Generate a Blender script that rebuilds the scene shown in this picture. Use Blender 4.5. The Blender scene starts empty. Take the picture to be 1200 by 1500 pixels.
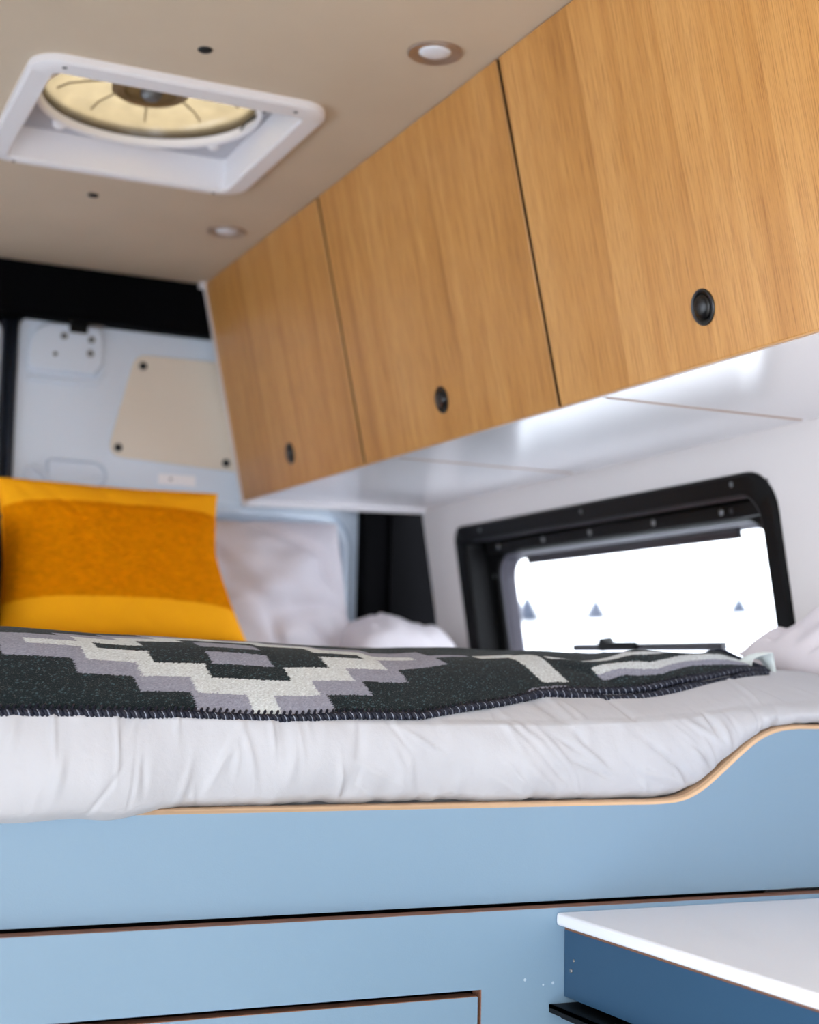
import bpy, bmesh, math, random
import numpy as np
from mathutils import Vector, Matrix, noise as mnoise

random.seed(7)
rng = np.random.default_rng(11)
S = bpy.context.scene
COL = S.collection
PI = math.pi

# ---------------------------------------------------------------- camera
cam_d = bpy.data.cameras.new('camera')
cam = bpy.data.objects.new('camera', cam_d); COL.objects.link(cam)
cam.matrix_world = Matrix(((0.90709516, -0.06465465, -0.41593047, 0),
                           (-0.42034309, -0.08716985, -0.90316837, 0),
                           (0.02213744, 0.99409315, -0.10624849, 0),
                           (0, 0, 0, 1)))
cam_d.sensor_fit = 'VERTICAL'; cam_d.sensor_height = 36.0
cam_d.lens = 2155.09 / 1500 * 36.0
cam_d.clip_start = 0.02; cam_d.clip_end = 3000
cam_d.dof.use_dof = True
cam_d.dof.focus_distance = 1.38
cam_d.dof.aperture_fstop = 4.8
S.camera = cam

# ---------------------------------------------------------------- world (even overcast winter sky)
w = bpy.data.worlds.new('overcast_sky'); S.world = w
w.use_nodes = True
bg = w.node_tree.nodes['Background']
bg.inputs[0].default_value = (0.90, 0.95, 1.0, 1)
bg.inputs[1].default_value = 1.0

S.view_settings.view_transform = 'Standard'
S.view_settings.look = 'None'
S.view_settings.gamma = 1.0
S.view_settings.use_curve_mapping = False
S.view_settings.exposure = 2.85
S.cycles.diffuse_bounces = 8
S.cycles.max_bounces = 14
S.cycles.transparent_max_bounces = 12

def portal(name, loc, target, sx, sy):
    d = bpy.data.lights.new(name, 'AREA'); d.shape = 'RECTANGLE'; d.size = sx; d.size_y = sy
    d.cycles.is_portal = True
    o = bpy.data.objects.new(name, d); COL.objects.link(o)
    o.location = loc
    o.rotation_euler = (Vector(target) - Vector(loc)).to_track_quat('-Z', 'Y').to_euler()
portal('sliding_door_daylight', (-0.36, -0.34, -0.2), (1, -0.34, -0.2), 1.72, 1.4)
portal('added_window_daylight', (-0.40, 2.10, 0.08), (1, 2.10, 0.08), 1.2, 0.75)  # sky portal for the added, unseen left window
portal('windscreen_daylight', (0.53, -2.58, -0.05), (0.53, 0, -0.05), 1.4, 0.9)
portal('side_window_daylight', (1.50, 2.17, 0.02), (0, 2.17, -0.02), 0.9, 0.5)

# ---------------------------------------------------------------- helpers
def lin(c):
    return tuple(((v / 255) / 12.92 if v / 255 <= 0.04045 else ((v / 255 + 0.055) / 1.055) ** 2.4) for v in c) + (1,)

def tag(o, label=None, cat=None, group=None, kind=None):
    if label: o['label'] = label
    if cat: o['category'] = cat
    if group: o['group'] = group
    if kind: o['kind'] = kind
    return o

def empty(name, loc=(0, 0, 0)):
    o = bpy.data.objects.new(name, None); COL.objects.link(o); o.location = loc
    o.empty_display_size = 0.05
    return o

def obj(name, geo, mat, parent=None, smooth=False, auto=None):
    """geo = (verts, faces) in world space -> one mesh object."""
    me = bpy.data.meshes.new(name)
    V, F = geo
    me.from_pydata([tuple(map(float, v)) for v in V], [], [tuple(map(int, f)) for f in F])
    me.update()
    bm = bmesh.new(); bm.from_mesh(me)
    bmesh.ops.recalc_face_normals(bm, faces=bm.faces)
    bm.to_mesh(me); bm.free()
    o = bpy.data.objects.new(name, me); COL.objects.link(o)
    if mat: me.materials.append(mat)
    if smooth:
        me.polygons.foreach_set('use_smooth', [True] * len(me.polygons))
        if auto:
            me.set_sharp_from_angle(angle=math.radians(auto))
    if parent:
        o.parent = parent
        o.matrix_parent_inverse = Matrix.Translation(-parent.location) if parent.type == 'EMPTY' else Matrix()
    return o

def bevel(o, wdt=0.002, seg=2):
    m = o.modifiers.new('bevel', 'BEVEL'); m.width = wdt; m.segments = seg; m.limit_method = 'ANGLE'
    m.angle_limit = math.radians(40)
    return o

def join(*geos):
    V, F = [], []
    for v, f in geos:
        k = len(V); V += list(v); F += [tuple(i + k for i in q) for q in f]
    return V, F

def box(x0, x1, y0, y1, z0, z1):
    V = [(x0, y0, z0), (x1, y0, z0), (x1, y1, z0), (x0, y1, z0), (x0, y0, z1), (x1, y0, z1), (x1, y1, z1), (x0, y1, z1)]
    F = [(0, 3, 2, 1), (4, 5, 6, 7), (0, 1, 5, 4), (1, 2, 6, 5), (2, 3, 7, 6), (3, 0, 4, 7)]
    return V, F

def xf(geo, fn):
    return [fn(*v) for v in geo[0]], geo[1]

def rr(a0, a1, b0, b1, r, n=8):
    """rounded rectangle outline, counter-clockwise; r may be (bl, br, tr, tl)."""
    if not isinstance(r, (tuple, list)): r = (r,) * 4
    out = []
    for (cx, cy, sx, sy, a), q in zip(((a0, b0, 1, 1, PI), (a1, b0, -1, 1, 1.5 * PI), (a1, b1, -1, -1, 0), (a0, b1, 1, -1, .5 * PI)), r):
        for k in range(n + 1):
            t = a + .5 * PI * k / n
            out.append((cx + sx * q + q * math.cos(t), cy + sy * q + q * math.sin(t)))
    return out

def circ(cx, cy, r, n=32):
    return [(cx + r * math.cos(2 * PI * k / n), cy + r * math.sin(2 * PI * k / n)) for k in range(n)]

def loft(rings, cap0=False, cap1=False, closed=False):
    """rings: list of equally long lists of 3-D points (closed loops)."""
    n = len(rings[0]); V = [p for r in rings for p in r]; F = []
    m = len(rings)
    for i in range(m if closed else m - 1):
        for k in range(n):
            a, b = i * n + k, i * n + (k + 1) % n
            j = (i + 1) % m
            F.append((a, b, j * n + (k + 1) % n, j * n + k))
    if cap0: F.append(tuple(range(n))[::-1])
    if cap1: F.append(tuple((m - 1) * n + k for k in range(n)))
    return V, F

def tube(path, r, n=8, closed=False, flat=None):
    """round tube along a list of points; flat=(axis, scale) squashes it."""
    P = [Vector(p) for p in path]; rings = []
    N = len(P); prev = None
    for i in range(N):
        if closed: t = P[(i + 1) % N] - P[i - 1]
        else: t = P[min(i + 1, N - 1)] - P[max(i - 1, 0)]
        t.normalize()
        up = Vector((0, 0, 1)) if prev is None else prev
        if abs(t.dot(up)) > .95: up = Vector((0, 1, 0))
        a = up.cross(t).normalized(); b = t.cross(a).normalized(); prev = b
        rad = r[i] if isinstance(r, (list, tuple)) else r
        rings.append([tuple(P[i] + a * rad * math.cos(2 * PI * k / n) + b * rad * math.sin(2 * PI * k / n)) for k in range(n)])
    return loft(rings, not closed, not closed, closed)

def lathe(profile, origin, axis, n=32, cap0=True, cap1=True):
    """profile: (radius, height) pairs revolved about axis through origin."""
    ax = Vector(axis).normalized()
    a = ax.orthogonal().normalized(); b = ax.cross(a); o = Vector(origin)
    rings = [[tuple(o + ax * h + (a * math.cos(2 * PI * k / n) + b * math.sin(2 * PI * k / n)) * max(r, 1e-5)) for k in range(n)] for r, h in profile]
    return loft(rings, cap0, cap1)

def grid(fn, nu, nv):
    V = [fn(i / (nu - 1), j / (nv - 1)) for j in range(nv) for i in range(nu)]
    F = [(j * nu + i, j * nu + i + 1, (j + 1) * nu + i + 1, (j + 1) * nu + i) for j in range(nv - 1) for i in range(nu - 1)]
    return V, F

def sm(a, b, x):
    t = min(1, max(0, (x - a) / (b - a))); return t * t * (3 - 2 * t)

def interp(x, pts):
    xs = [p[0] for p in pts]; ys = [p[1] for p in pts]
    return float(np.interp(x, xs, ys))

def nz(x, y, z):
    return mnoise.noise(Vector((x, y, z)))

# ---------------------------------------------------------------- materials
def mat(name, rgb, rough=0.5, spec=0.5, metal=0.0, sheen=0.0, coat=0.0):
    m = bpy.data.materials.new(name); m.use_nodes = True
    p = m.node_tree.nodes['Principled BSDF']
    p.inputs['Base Color'].default_value = lin(rgb)
    p.inputs['Roughness'].default_value = rough
    p.inputs['Specular IOR Level'].default_value = spec
    p.inputs['Metallic'].default_value = metal
    p.inputs['Sheen Weight'].default_value = sheen
    p.inputs['Coat Weight'].default_value = coat
    return m

def nd(m, t, **kw):
    n = m.node_tree.nodes.new(t)
    for k, v in kw.items(): setattr(n, k, v)
    return n

def lk(m, a, b): m.node_tree.links.new(a, b)

def coords(m, scale=(1, 1, 1), rot=(0, 0, 0)):
    tc = nd(m, 'ShaderNodeTexCoord'); mp = nd(m, 'ShaderNodeMapping')
    mp.inputs['Scale'].default_value = scale; mp.inputs['Rotation'].default_value = rot
    lk(m, tc.outputs['Object'], mp.inputs[0])
    return mp.outputs[0]

def vary(m, scale=(5, 5, 5), lo=.92, hi=1.06, detail=3, nscale=1.0, factor=None):
    """multiply the base colour by a soft noise."""
    p = m.node_tree.nodes['Principled BSDF']
    n = nd(m, 'ShaderNodeTexNoise'); n.inputs['Scale'].default_value = nscale; n.inputs['Detail'].default_value = detail
    lk(m, coords(m, scale), n.inputs['Vector'])
    r = nd(m, 'ShaderNodeMapRange'); r.inputs['From Min'].default_value = .3; r.inputs['From Max'].default_value = .7
    r.inputs['To Min'].default_value = lo; r.inputs['To Max'].default_value = hi
    lk(m, n.outputs[0], r.inputs[0])
    mx = nd(m, 'ShaderNodeMix', data_type='RGBA', blend_type='MULTIPLY'); mx.inputs[0].default_value = 1
    src = p.inputs['Base Color'].links[0].from_socket if p.inputs['Base Color'].is_linked else None
    if src: lk(m, src, mx.inputs[6])
    else: mx.inputs[6].default_value = p.inputs['Base Color'].default_value
    lk(m, r.outputs[0], mx.inputs[7])
    lk(m, mx.outputs[2], p.inputs['Base Color'])
    return m

def bump(m, scale=(100, 100, 100), strength=.2, dist=.001, detail=2, tex='NOISE'):
    p = m.node_tree.nodes['Principled BSDF']
    n = nd(m, 'ShaderNodeTexNoise'); n.inputs['Detail'].default_value = detail; n.inputs['Scale'].default_value = 1
    lk(m, coords(m, scale), n.inputs['Vector'])
    b = nd(m, 'ShaderNodeBump'); b.inputs['Strength'].default_value = strength; b.inputs['Distance'].default_value = dist
    lk(m, n.outputs[0], b.inputs['Height'])
    if p.inputs['Normal'].is_linked: lk(m, p.inputs['Normal'].links[0].from_socket, b.inputs['Normal'])
    lk(m, b.outputs[0], p.inputs['Normal'])
    return m

M = {}
M['ceiling'] = bump(vary(mat('ceiling_vinyl', (206, 190, 168), .55, .3), (6, 6, 6), .97, 1.03), (400, 400, 400), .15, .0006)
M['plug'] = mat('black_plug', (14, 14, 15), .5)
M['carpet'] = bump(mat('black_carpet', (9, 9, 11), 1.0, .05), (600, 600, 600), .5, .002)
M['wall'] = bump(mat('white_wall_panel', (230, 225, 223), .45, .35), (300, 300, 300), .05, .0005)
M['under'] = mat('white_gloss_laminate', (244, 242, 244), .2, .5)
M['carcass'] = mat('white_carcass', (225, 218, 214), .4)
M['seam_shade'] = mat('door_seam_shade', (58, 42, 28), .8, .1)  # shadow of the door seams, as a brown colour
M['seam'] = mat('tan_edge_strip', (168, 140, 120), .5)
M['door_metal'] = mat('painted_door_metal', (216, 228, 241), .25, .5)
M['tan_panel'] = bump(mat('tan_trim_panel', (224, 215, 200), .55, .3), (500, 500, 500), .2, .0005)
M['rubber'] = mat('rubber_seal', (28, 36, 48), .45)
M['steel'] = mat('brushed_steel', (150, 150, 152), .35, .5, 1.0)
M['zinc'] = mat('dull_zinc', (120, 122, 124), .45, .5, .8)
M['black'] = mat('black_plastic', (6, 6, 7), .45, .15)
M['black_soft'] = mat('black_satin_plastic', (7, 7, 8), .5, .18)
M['knob'] = mat('satin_black_knob', (9, 9, 11), .34, .55)
M['grey_plastic'] = mat('grey_plastic', (92, 90, 100), .4)
M['dark_sash'] = mat('dark_sash', (40, 38, 44), .35)
M['vent_white'] = mat('vent_white_plastic', (238, 237, 240), .35, .4)
M['vent_grey'] = mat('vent_grey_plate', (190, 190, 198), .45, .4)
M['lens'] = mat('lamp_lens', (226, 230, 238), .3, .5)
M['bronze'] = mat('lamp_trim_ring', (176, 160, 148), .32, .5, .7)
M['ply_light'] = vary(mat('plywood_edge_light', (200, 168, 136), .5, .3), (2, 640, 2), .62, 1.22, 1)
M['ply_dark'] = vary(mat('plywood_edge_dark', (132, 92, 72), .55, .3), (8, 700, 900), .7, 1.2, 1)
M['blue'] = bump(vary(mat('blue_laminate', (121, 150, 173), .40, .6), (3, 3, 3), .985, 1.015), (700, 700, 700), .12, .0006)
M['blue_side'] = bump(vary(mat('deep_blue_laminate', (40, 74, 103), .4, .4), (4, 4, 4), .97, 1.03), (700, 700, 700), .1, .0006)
M['counter'] = mat('white_counter', (235, 238, 246), .3, .45)
M['speck'] = mat('bare_chip', (176, 196, 212), .6)
M['mattress'] = mat('mattress_cloth', (206, 204, 206), .9, .1)
M['navy'] = mat('navy_yarn', (13, 19, 38), .6, .4)
M['glint_yarn'] = mat('glint_yarn', (150, 156, 172), .55, .4)  # pale colour for glints painted along the navy border
M['tag'] = mat('care_tag_satin', (222, 232, 232), .5, .4)
M['fridge'] = mat('black_cabinet_interior', (10, 12, 14), .5)
M['snow'] = mat('snow', (236, 238, 244), .9, .1)
M['bark'] = mat('bark', (110, 105, 110), .9)
M['floor'] = vary(mat('vinyl_plank_floor', (196, 180, 158), .45), (2, 9, 2), .85, 1.1)
M['shell'] = mat('van_shell_white', (214, 214, 216), .5)
M['seat'] = mat('cab_trim_grey', (70, 72, 78), .8)

# oak veneer: strips running up the door, fine open pores
def oak():
    m = mat('oak_veneer', (196, 142, 88), .38, .4)
    p = m.node_tree.nodes['Principled BSDF']
    tc = nd(m, 'ShaderNodeTexCoord'); sep = nd(m, 'ShaderNodeSeparateXYZ'); lk(m, tc.outputs['Object'], sep.inputs[0])
    # strip index with an uneven edge
    nw = nd(m, 'ShaderNodeTexNoise'); nw.inputs['Scale'].default_value = 1; nw.inputs['Detail'].default_value = 1
    lk(m, coords(m, (2, 5, 1.6)), nw.inputs['Vector'])
    a = nd(m, 'ShaderNodeMath', operation='MULTIPLY_ADD'); lk(m, nw.outputs[0], a.inputs[0]); a.inputs[1].default_value = .05; lk(m, sep.outputs[1], a.inputs[2])
    d = nd(m, 'ShaderNodeMath', operation='DIVIDE'); lk(m, a.outputs[0], d.inputs[0]); d.inputs[1].default_value = .083
    f = nd(m, 'ShaderNodeMath', operation='FLOOR'); lk(m, d.outputs[0], f.inputs[0])
    wn = nd(m, 'ShaderNodeTexWhiteNoise', noise_dimensions='1D'); lk(m, f.outputs[0], wn.inputs['W'])
    fr = nd(m, 'ShaderNodeMath', operation='FRACT'); lk(m, d.outputs[0], fr.inputs[0])
    # tone inside the strip
    n1 = nd(m, 'ShaderNodeTexNoise'); n1.inputs['Detail'].default_value = 3; n1.inputs['Scale'].default_value = 1
    lk(m, coords(m, (10, 42, 1.4)), n1.inputs['Vector'])
    n2 = nd(m, 'ShaderNodeTexNoise'); n2.inputs['Detail'].default_value = 3; n2.inputs['Scale'].default_value = 1; n2.inputs['Roughness'].default_value = .65
    lk(m, coords(m, (60, 620, 14)), n2.inputs['Vector'])
    def ramp(sock, stops):
        r = nd(m, 'ShaderNodeValToRGB'); el = r.color_ramp.elements
        el[0].position, el[0].color = stops[0][0], lin(stops[0][1]); el[1].position, el[1].color = stops[-1][0], lin(stops[-1][1])
        for pp, cc in stops[1:-1]:
            e = el.new(pp); e.color = lin(cc)
        lk(m, sock, r.inputs[0]); return r.outputs[0]
    s = nd(m, 'ShaderNodeMath', operation='MULTIPLY_ADD'); lk(m, wn.outputs[0], s.inputs[0]); s.inputs[1].default_value = .26
    s2 = nd(m, 'ShaderNodeMath', operation='MULTIPLY_ADD'); lk(m, fr.outputs[0], s2.inputs[0]); s2.inputs[1].default_value = .18; lk(m, n1.outputs[0], s2.inputs[2])
    lk(m, s2.outputs[0], s.inputs[2])
    base = ramp(s.outputs[0], [(.35, (182, 127, 64)), (.62, (206, 150, 82)), (.95, (220, 167, 100))])
    pore = ramp(n2.outputs[0], [(.34, (196, 176, 150)), (.5, (244, 240, 234)), (.72, (255, 255, 252))])
    mx = nd(m, 'ShaderNodeMix', data_type='RGBA', blend_type='MULTIPLY'); mx.inputs[0].default_value = .75
    lk(m, base, mx.inputs[6]); lk(m, pore, mx.inputs[7]); lk(m, mx.outputs[2], p.inputs['Base Color'])
    b = nd(m, 'ShaderNodeBump'); b.inputs['Strength'].default_value = .25; b.inputs['Distance'].default_value = .0008
    lk(m, n2.outputs[0], b.inputs['Height']); lk(m, b.outputs[0], p.inputs['Normal'])
    return m
M['oak'] = oak()
M['oak_edge'] = vary(mat('oak_edge_band', (206, 158, 104), .45), (6, 30, 6), .9, 1.06)

def cloth(name, rgb, fine=900, crease=(22, 22, 22), cs=.25, sheen=.15, rough=.85):
    m = mat(name, rgb, rough, .2, sheen=sheen)
    bump(m, crease, cs, .012, 4)
    bump(m, (fine, fine, fine), .2, .0006)
    return m
M['duvet'] = cloth('white_cotton', (187, 189, 195), cs=.24)
M['linen'] = cloth('grey_linen', (214, 208, 213), cs=.18)
M['orange'] = cloth('orange_velvet', (255, 176, 16), cs=.05, sheen=.0)
M['orange_fur'] = bump(vary(mat('orange_plush', (236, 142, 1), .95, .05), (70, 70, 130), .84, 1.08, 4), (140, 140, 420), .7, .006, 4)
M['black_fur'] = bump(mat('black_plush', (18, 18, 20), .95, .1, sheen=.2), (300, 300, 300), .7, .004, 3)

def blanket_mat():
    m = mat('woven_wool', (40, 48, 52), .95, .08, sheen=.06)
    p = m.node_tree.nodes['Principled BSDF']
    at = nd(m, 'ShaderNodeAttribute'); at.attribute_name = 'weave'
    n = nd(m, 'ShaderNodeTexNoise'); n.inputs['Scale'].default_value = 1; n.inputs['Detail'].default_value = 2
    lk(m, coords(m, (900, 900, 1400)), n.inputs['Vector'])
    r = nd(m, 'ShaderNodeMapRange'); r.inputs['From Min'].default_value = .62; r.inputs['From Max'].default_value = .74
    r.inputs['To Min'].default_value = 0; r.inputs['To Max'].default_value = .30
    lk(m, n.outputs[0], r.inputs[0])
    mx = nd(m, 'ShaderNodeMix', data_type='RGBA'); lk(m, r.outputs[0], mx.inputs[0]); lk(m, at.outputs[0], mx.inputs[6])
    mx.inputs[7].default_value = lin((200, 206, 210)); lk(m, mx.outputs[2], p.inputs['Base Color'])
    bump(m, (700, 700, 700), .6, .002, 2)
    return m
M['wool'] = blanket_mat()

def translucent(name, rgb):
    m = bpy.data.materials.new(name); m.use_nodes = True
    nt = m.node_tree; out = nt.nodes['Material Output']; nt.nodes.remove(nt.nodes['Principled BSDF'])
    t = nd(m, 'ShaderNodeBsdfTranslucent'); t.inputs[0].default_value = lin(rgb)
    d = nd(m, 'ShaderNodeBsdfDiffuse'); d.inputs[0].default_value = lin(rgb)
    g = nd(m, 'ShaderNodeBsdfGlossy'); g.inputs[1].default_value = .25
    n = nd(m, 'ShaderNodeTexNoise'); n.inputs['Scale'].default_value = 1; n.inputs['Detail'].default_value = 3
    lk(m, coords(m, (26, 26, 26)), n.inputs['Vector'])
    mc = nd(m, 'ShaderNodeMix', data_type='RGBA'); lk(m, n.outputs[0], mc.inputs[0])
    mc.inputs[6].default_value = lin(tuple(int(v * .82) for v in rgb)); mc.inputs[7].default_value = lin(tuple(min(255, int(v * 1.12)) for v in rgb))
    lk(m, mc.outputs[2], t.inputs[0])
    a = nd(m, 'ShaderNodeMixShader'); a.inputs[0].default_value = .25; lk(m, t.outputs[0], a.inputs[1]); lk(m, d.outputs[0], a.inputs[2])
    b = nd(m, 'ShaderNodeMixShader'); b.inputs[0].default_value = .06; lk(m, a.outputs[0], b.inputs[1]); lk(m, g.outputs[0], b.inputs[2])
    lk(m, b.outputs[0], out.inputs[0])
    return m
M['amber'] = translucent('smoked_amber_lid', (120, 106, 81))
M['amber_rib'] = translucent('smoked_amber_rib', (124, 98, 62))
M['amber_hub'] = translucent('smoked_amber_hub', (142, 124, 98))

def glass_mat():
    m = bpy.data.materials.new('acrylic_pane'); m.use_nodes = True
    nt = m.node_tree; out = nt.nodes['Material Output']; nt.nodes.remove(nt.nodes['Principled BSDF'])
    t = nd(m, 'ShaderNodeBsdfTransparent'); t.inputs[0].default_value = (.93, .94, .95, 1)
    g = nd(m, 'ShaderNodeBsdfGlossy'); g.inputs[1].default_value = .02
    f = nd(m, 'ShaderNodeFresnel')
    ge = nd(m, 'ShaderNodeNewGeometry'); ior = nd(m, 'ShaderNodeMix', data_type='FLOAT')   # same weak reflection on both faces of the sheet
    ior.inputs[2].default_value = 1.45; ior.inputs[3].default_value = 1 / 1.45
    lk(m, ge.outputs['Backfacing'], ior.inputs[0]); lk(m, ior.outputs[0], f.inputs[0])
    x = nd(m, 'ShaderNodeMixShader'); lk(m, f.outputs[0], x.inputs[0]); lk(m, t.outputs[0], x.inputs[1]); lk(m, g.outputs[0], x.inputs[2])
    lk(m, x.outputs[0], out.inputs[0])
    return m
M['glass'] = glass_mat()

# ================================================================ THE VAN SHELL
ZC = 0.80       # ceiling
ZF = -1.10      # floor
# right wall: leans in towards the roof; local frame (u along the van, v up the wall, w outward)
WU = np.array([0.03298205, 0.99945594, 0]); WV = np.array([-0.16550046, 0.00546152, 0.98619459])
WN = np.array([0.98565805, -0.03252672, 0.16559055]); WP = np.array([1.27315015, -0.04201395, 0.21388923])
def wl(u, v, ww=0.0): return tuple(WP + WU * u + WV * v + WN * ww)
def wallbox(u0, u1, v0, v1, w0, w1): return xf(box(u0, u1, v0, v1, w0, w1), wl)

# ceiling with the roof-vent hole
VX0, VX1, VY0, VY1 = 0.350, 0.711, 1.938, 2.314
cx0, cx1, cy0, cy1 = -0.36, 1.36, -2.6, 3.1
ceil = obj('ceiling', join(box(cx0, cx1, cy0, VY0, ZC, ZC + .02), box(cx0, cx1, VY1, cy1, ZC, ZC + .02),
                           box(cx0, VX0, VY0, VY1, ZC, ZC + .02), box(VX1, cx1, VY0, VY1, ZC, ZC + .02)), M['ceiling'])
tag(ceil, kind='structure', label='tan vinyl covered flat ceiling of the van')
for x, y in ((0.5185, 1.797), (0.524, 2.468)):
    obj('ceiling_plug', lathe([(.0095, 0), (.0095, -.002), (.006, -.004), (.0001, -.0045)], (x, y, ZC), (0, 0, 1), 20), M['plug'], ceil, True)

fl = obj('floor', box(-.40, 1.62, -2.6, 3.1, ZF - .03, ZF), M['floor']); tag(fl, kind='structure', label='wood look vinyl floor of the van')

# right wall with window hole
HU0, HU1, HV0, HV1 = 1.70, 2.732, -.405, .066
U0, U1, V0, V1 = -2.5, 2.905, -1.32, .62
wr = obj('wall_right', join(wallbox(U0, HU0, V0, V1, 0, .02), wallbox(HU1, U1, V0, V1, 0, .02),
                            wallbox(HU0, HU1, HV1, V1, 0, .02), wallbox(HU0, HU1, V0, HV0, 0, .02)), M['wall'])
tag(wr, kind='structure', label='smooth white side wall panel around the black window')

# left wall: mirror lean, with the open sliding-door bay beside the camera
def ll(y, z, t): return (-.28 - .168 * (.345 - z) - t, y, z)
def leftbox(y0, y1, z0, z1): return xf(box(y0, y1, z0, z1, 0, .03), ll)
LW0, LW1, LZ0, LZ1 = 1.50, 2.70, -.28, .44
wlft = obj('wall_left', join(leftbox(.52, LW0, ZF, ZC), leftbox(LW1, 3.05, ZF, ZC), leftbox(LW0, LW1, ZF, LZ0), leftbox(LW0, LW1, LZ1, ZC),
                             leftbox(-1.2, .52, .50, ZC), leftbox(-2.6, -1.2, ZF, ZC)), M['wall'])
tag(wlft, kind='structure', label='white side wall with the open sliding door bay')
w2 = empty('added_window_2', ll((LW0 + LW1) / 2, LZ0, 0)); tag(w2, kind='structure', label='unseen black framed window added in the opposite side wall for daylight')  # unseen window, added to brighten the rear, ceiling and cabinets
def lring(y0, y1, z0, z1, r, tt_): return [ll(y, z, tt_) for y, z in rr(y0, y1, z0, z1, r, 8)]
obj('outer_frame', loft([lring(LW0 - .03, LW1 + .03, LZ0 - .03, LZ1 + .03, .06, .002), lring(LW0 - .03, LW1 + .03, LZ0 - .03, LZ1 + .03, .06, -.008),
                         lring(LW0 + .02, LW1 - .02, LZ0 + .02, LZ1 - .02, .05, -.008), lring(LW0 + .02, LW1 - .02, LZ0 + .02, LZ1 - .02, .05, .04)]), M['black'], w2, True, 30)
obj('pane', loft([lring(LW0 + .015, LW1 - .015, LZ0 + .015, LZ1 - .015, .05, .036), lring(LW0 + .015, LW1 - .015, LZ0 + .015, LZ1 - .015, .05, .039)], True, True), M['glass'], w2)
# cab front with windscreen opening
wf = obj('wall_front', join(box(-.5, 1.6, -2.64, -2.60, ZF, -.5), box(-.5, 1.6, -2.64, -2.60, .42, ZC),
                            box(-.5, -.17, -2.64, -2.60, -.5, .42), box(1.23, 1.6, -2.64, -2.60, -.5, .42)), M['seat'])
tag(wf, kind='structure', label='dark cab front with the windscreen opening')
# rear: black carpeted header and corner pillar, closing body work
hd = obj('trim_1', xf(box(-.36, 1.36, 2.948, 3.16, .692, ZC - .0005), lambda x, y, z: (x, y, z)), M['carpet'])
tag(hd, kind='structure', label='black carpeted header over the rear doors')
bevel(hd, .006, 2)
pl = obj('trim_2', join(box(1.256, 1.52, 2.955, 3.16, ZF, .70), box(1.315, 1.52, 2.945, 2.957, ZF, .70)), M['carpet'])
tag(pl, kind='structure', label='black carpeted corner pillar beside the rear door')
wrr = obj('wall_rear', join(box(-.5, 1.62, 3.16, 3.18, ZF, ZC + .02), box(-.5, -.12, 2.96, 3.16, ZF, .70)), M['shell'])
tag(wrr, kind='structure', label='outer skin closing the rear of the van')

# ---------------------------------------------------------------- rear doors
DY = 3.0
def on_door(outl, y): return [(x, y, z) for x, z in outl]
def bead(outl, y, r, n=8, closed=True):
    return tube([(x, y, z) for x, z in outl], r, n, closed)
d1 = empty('door_1', (.88, DY, ZF)); tag(d1, kind='structure', label='light grey painted rear door leaf with tan trim panel')
# pressed skin: flat sheet with a recessed lower panel that has rolled rounded borders
out_o = rr(.500, 1.256, -.80, .695, (.03, .03, .02, .02), 8)
rec_a = rr(.545, 1.246, -.74, .347, (.05, .05, .085, .085), 8)
rec_b = rr(.555, 1.238, -.73, .339, (.05, .05, .075, .075), 8)
rec_c = rr(.575, 1.206, -.72, .305, (.05, .05, .065, .065), 8)
skin = loft([on_door(out_o, DY + .05), on_door(out_o, DY), on_door(rec_a, DY), on_door(rec_b, DY - .008), on_door(rec_c, DY + .035)], False, True)
obj('door_skin', skin, M['door_metal'], d1, True, 35)
obj('rolled_border', tube([(x, DY - .006, z) for x, z in rr(.566, 1.226, -.735, .326, (.05, .05, .08, .08), 10)], .0115, 10, True), M['door_metal'], d1, True, 50)
# latch plate pressing (upper left corner)
lp = rr(.517, .672, .588, .690, (.012, .03, .02, .055), 8)
lp2 = rr(.523, .666, .594, .686, (.010, .026, .018, .05), 8)
obj('latch_pressing', loft([on_door(lp, DY + .001), on_door(lp, DY - .006), on_door(lp2, DY - .013)], False, True), M['door_metal'], d1, True, 35)
obj('pressed_rib', tube([(.521, DY - .002, .571), (.62, DY - .002, .571), (.66, DY - .002, .575), (.676, DY - .002, .60)], .0065, 8), M['door_metal'], d1, True, 50)
obj('pressed_rib', tube([(.525, DY - .007, .5965), (.56, DY - .008, .5965), (.645, DY - .010, .592)], .0045, 8), M['door_metal'], d1, True, 50)
for x, z, r in ((.588, .663, .0062), (.644, .661, .0062), (.643, .632, .0062)):
    obj('bolt', lathe([(r * 1.3, 0), (r * 1.3, -.001), (r, -.0015), (r, -.005), (r * .55, -.006)], (x, DY - .013, z), (0, 1, 0), 6), M['zinc'], d1)
obj('bolt_hole', lathe([(.0045, 0), (.0045, -.0006)], (.572, DY - .013, .624), (0, 1, 0), 14), M['plug'], d1)
lt = obj('latch', join(box(.598, .636, DY - .018, DY, .672, .694), box(.596, .602, DY - .012, DY, .682, .694)), M['black_soft'], d1); bevel(lt, .003)
obj('latch_hook', tube([(.597, DY - .016, .6945), (.62, DY - .018, .698), (.655, DY - .016, .6925), (.668, DY - .014, .690)], .004, 8), M['steel'], lt, True)
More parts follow.
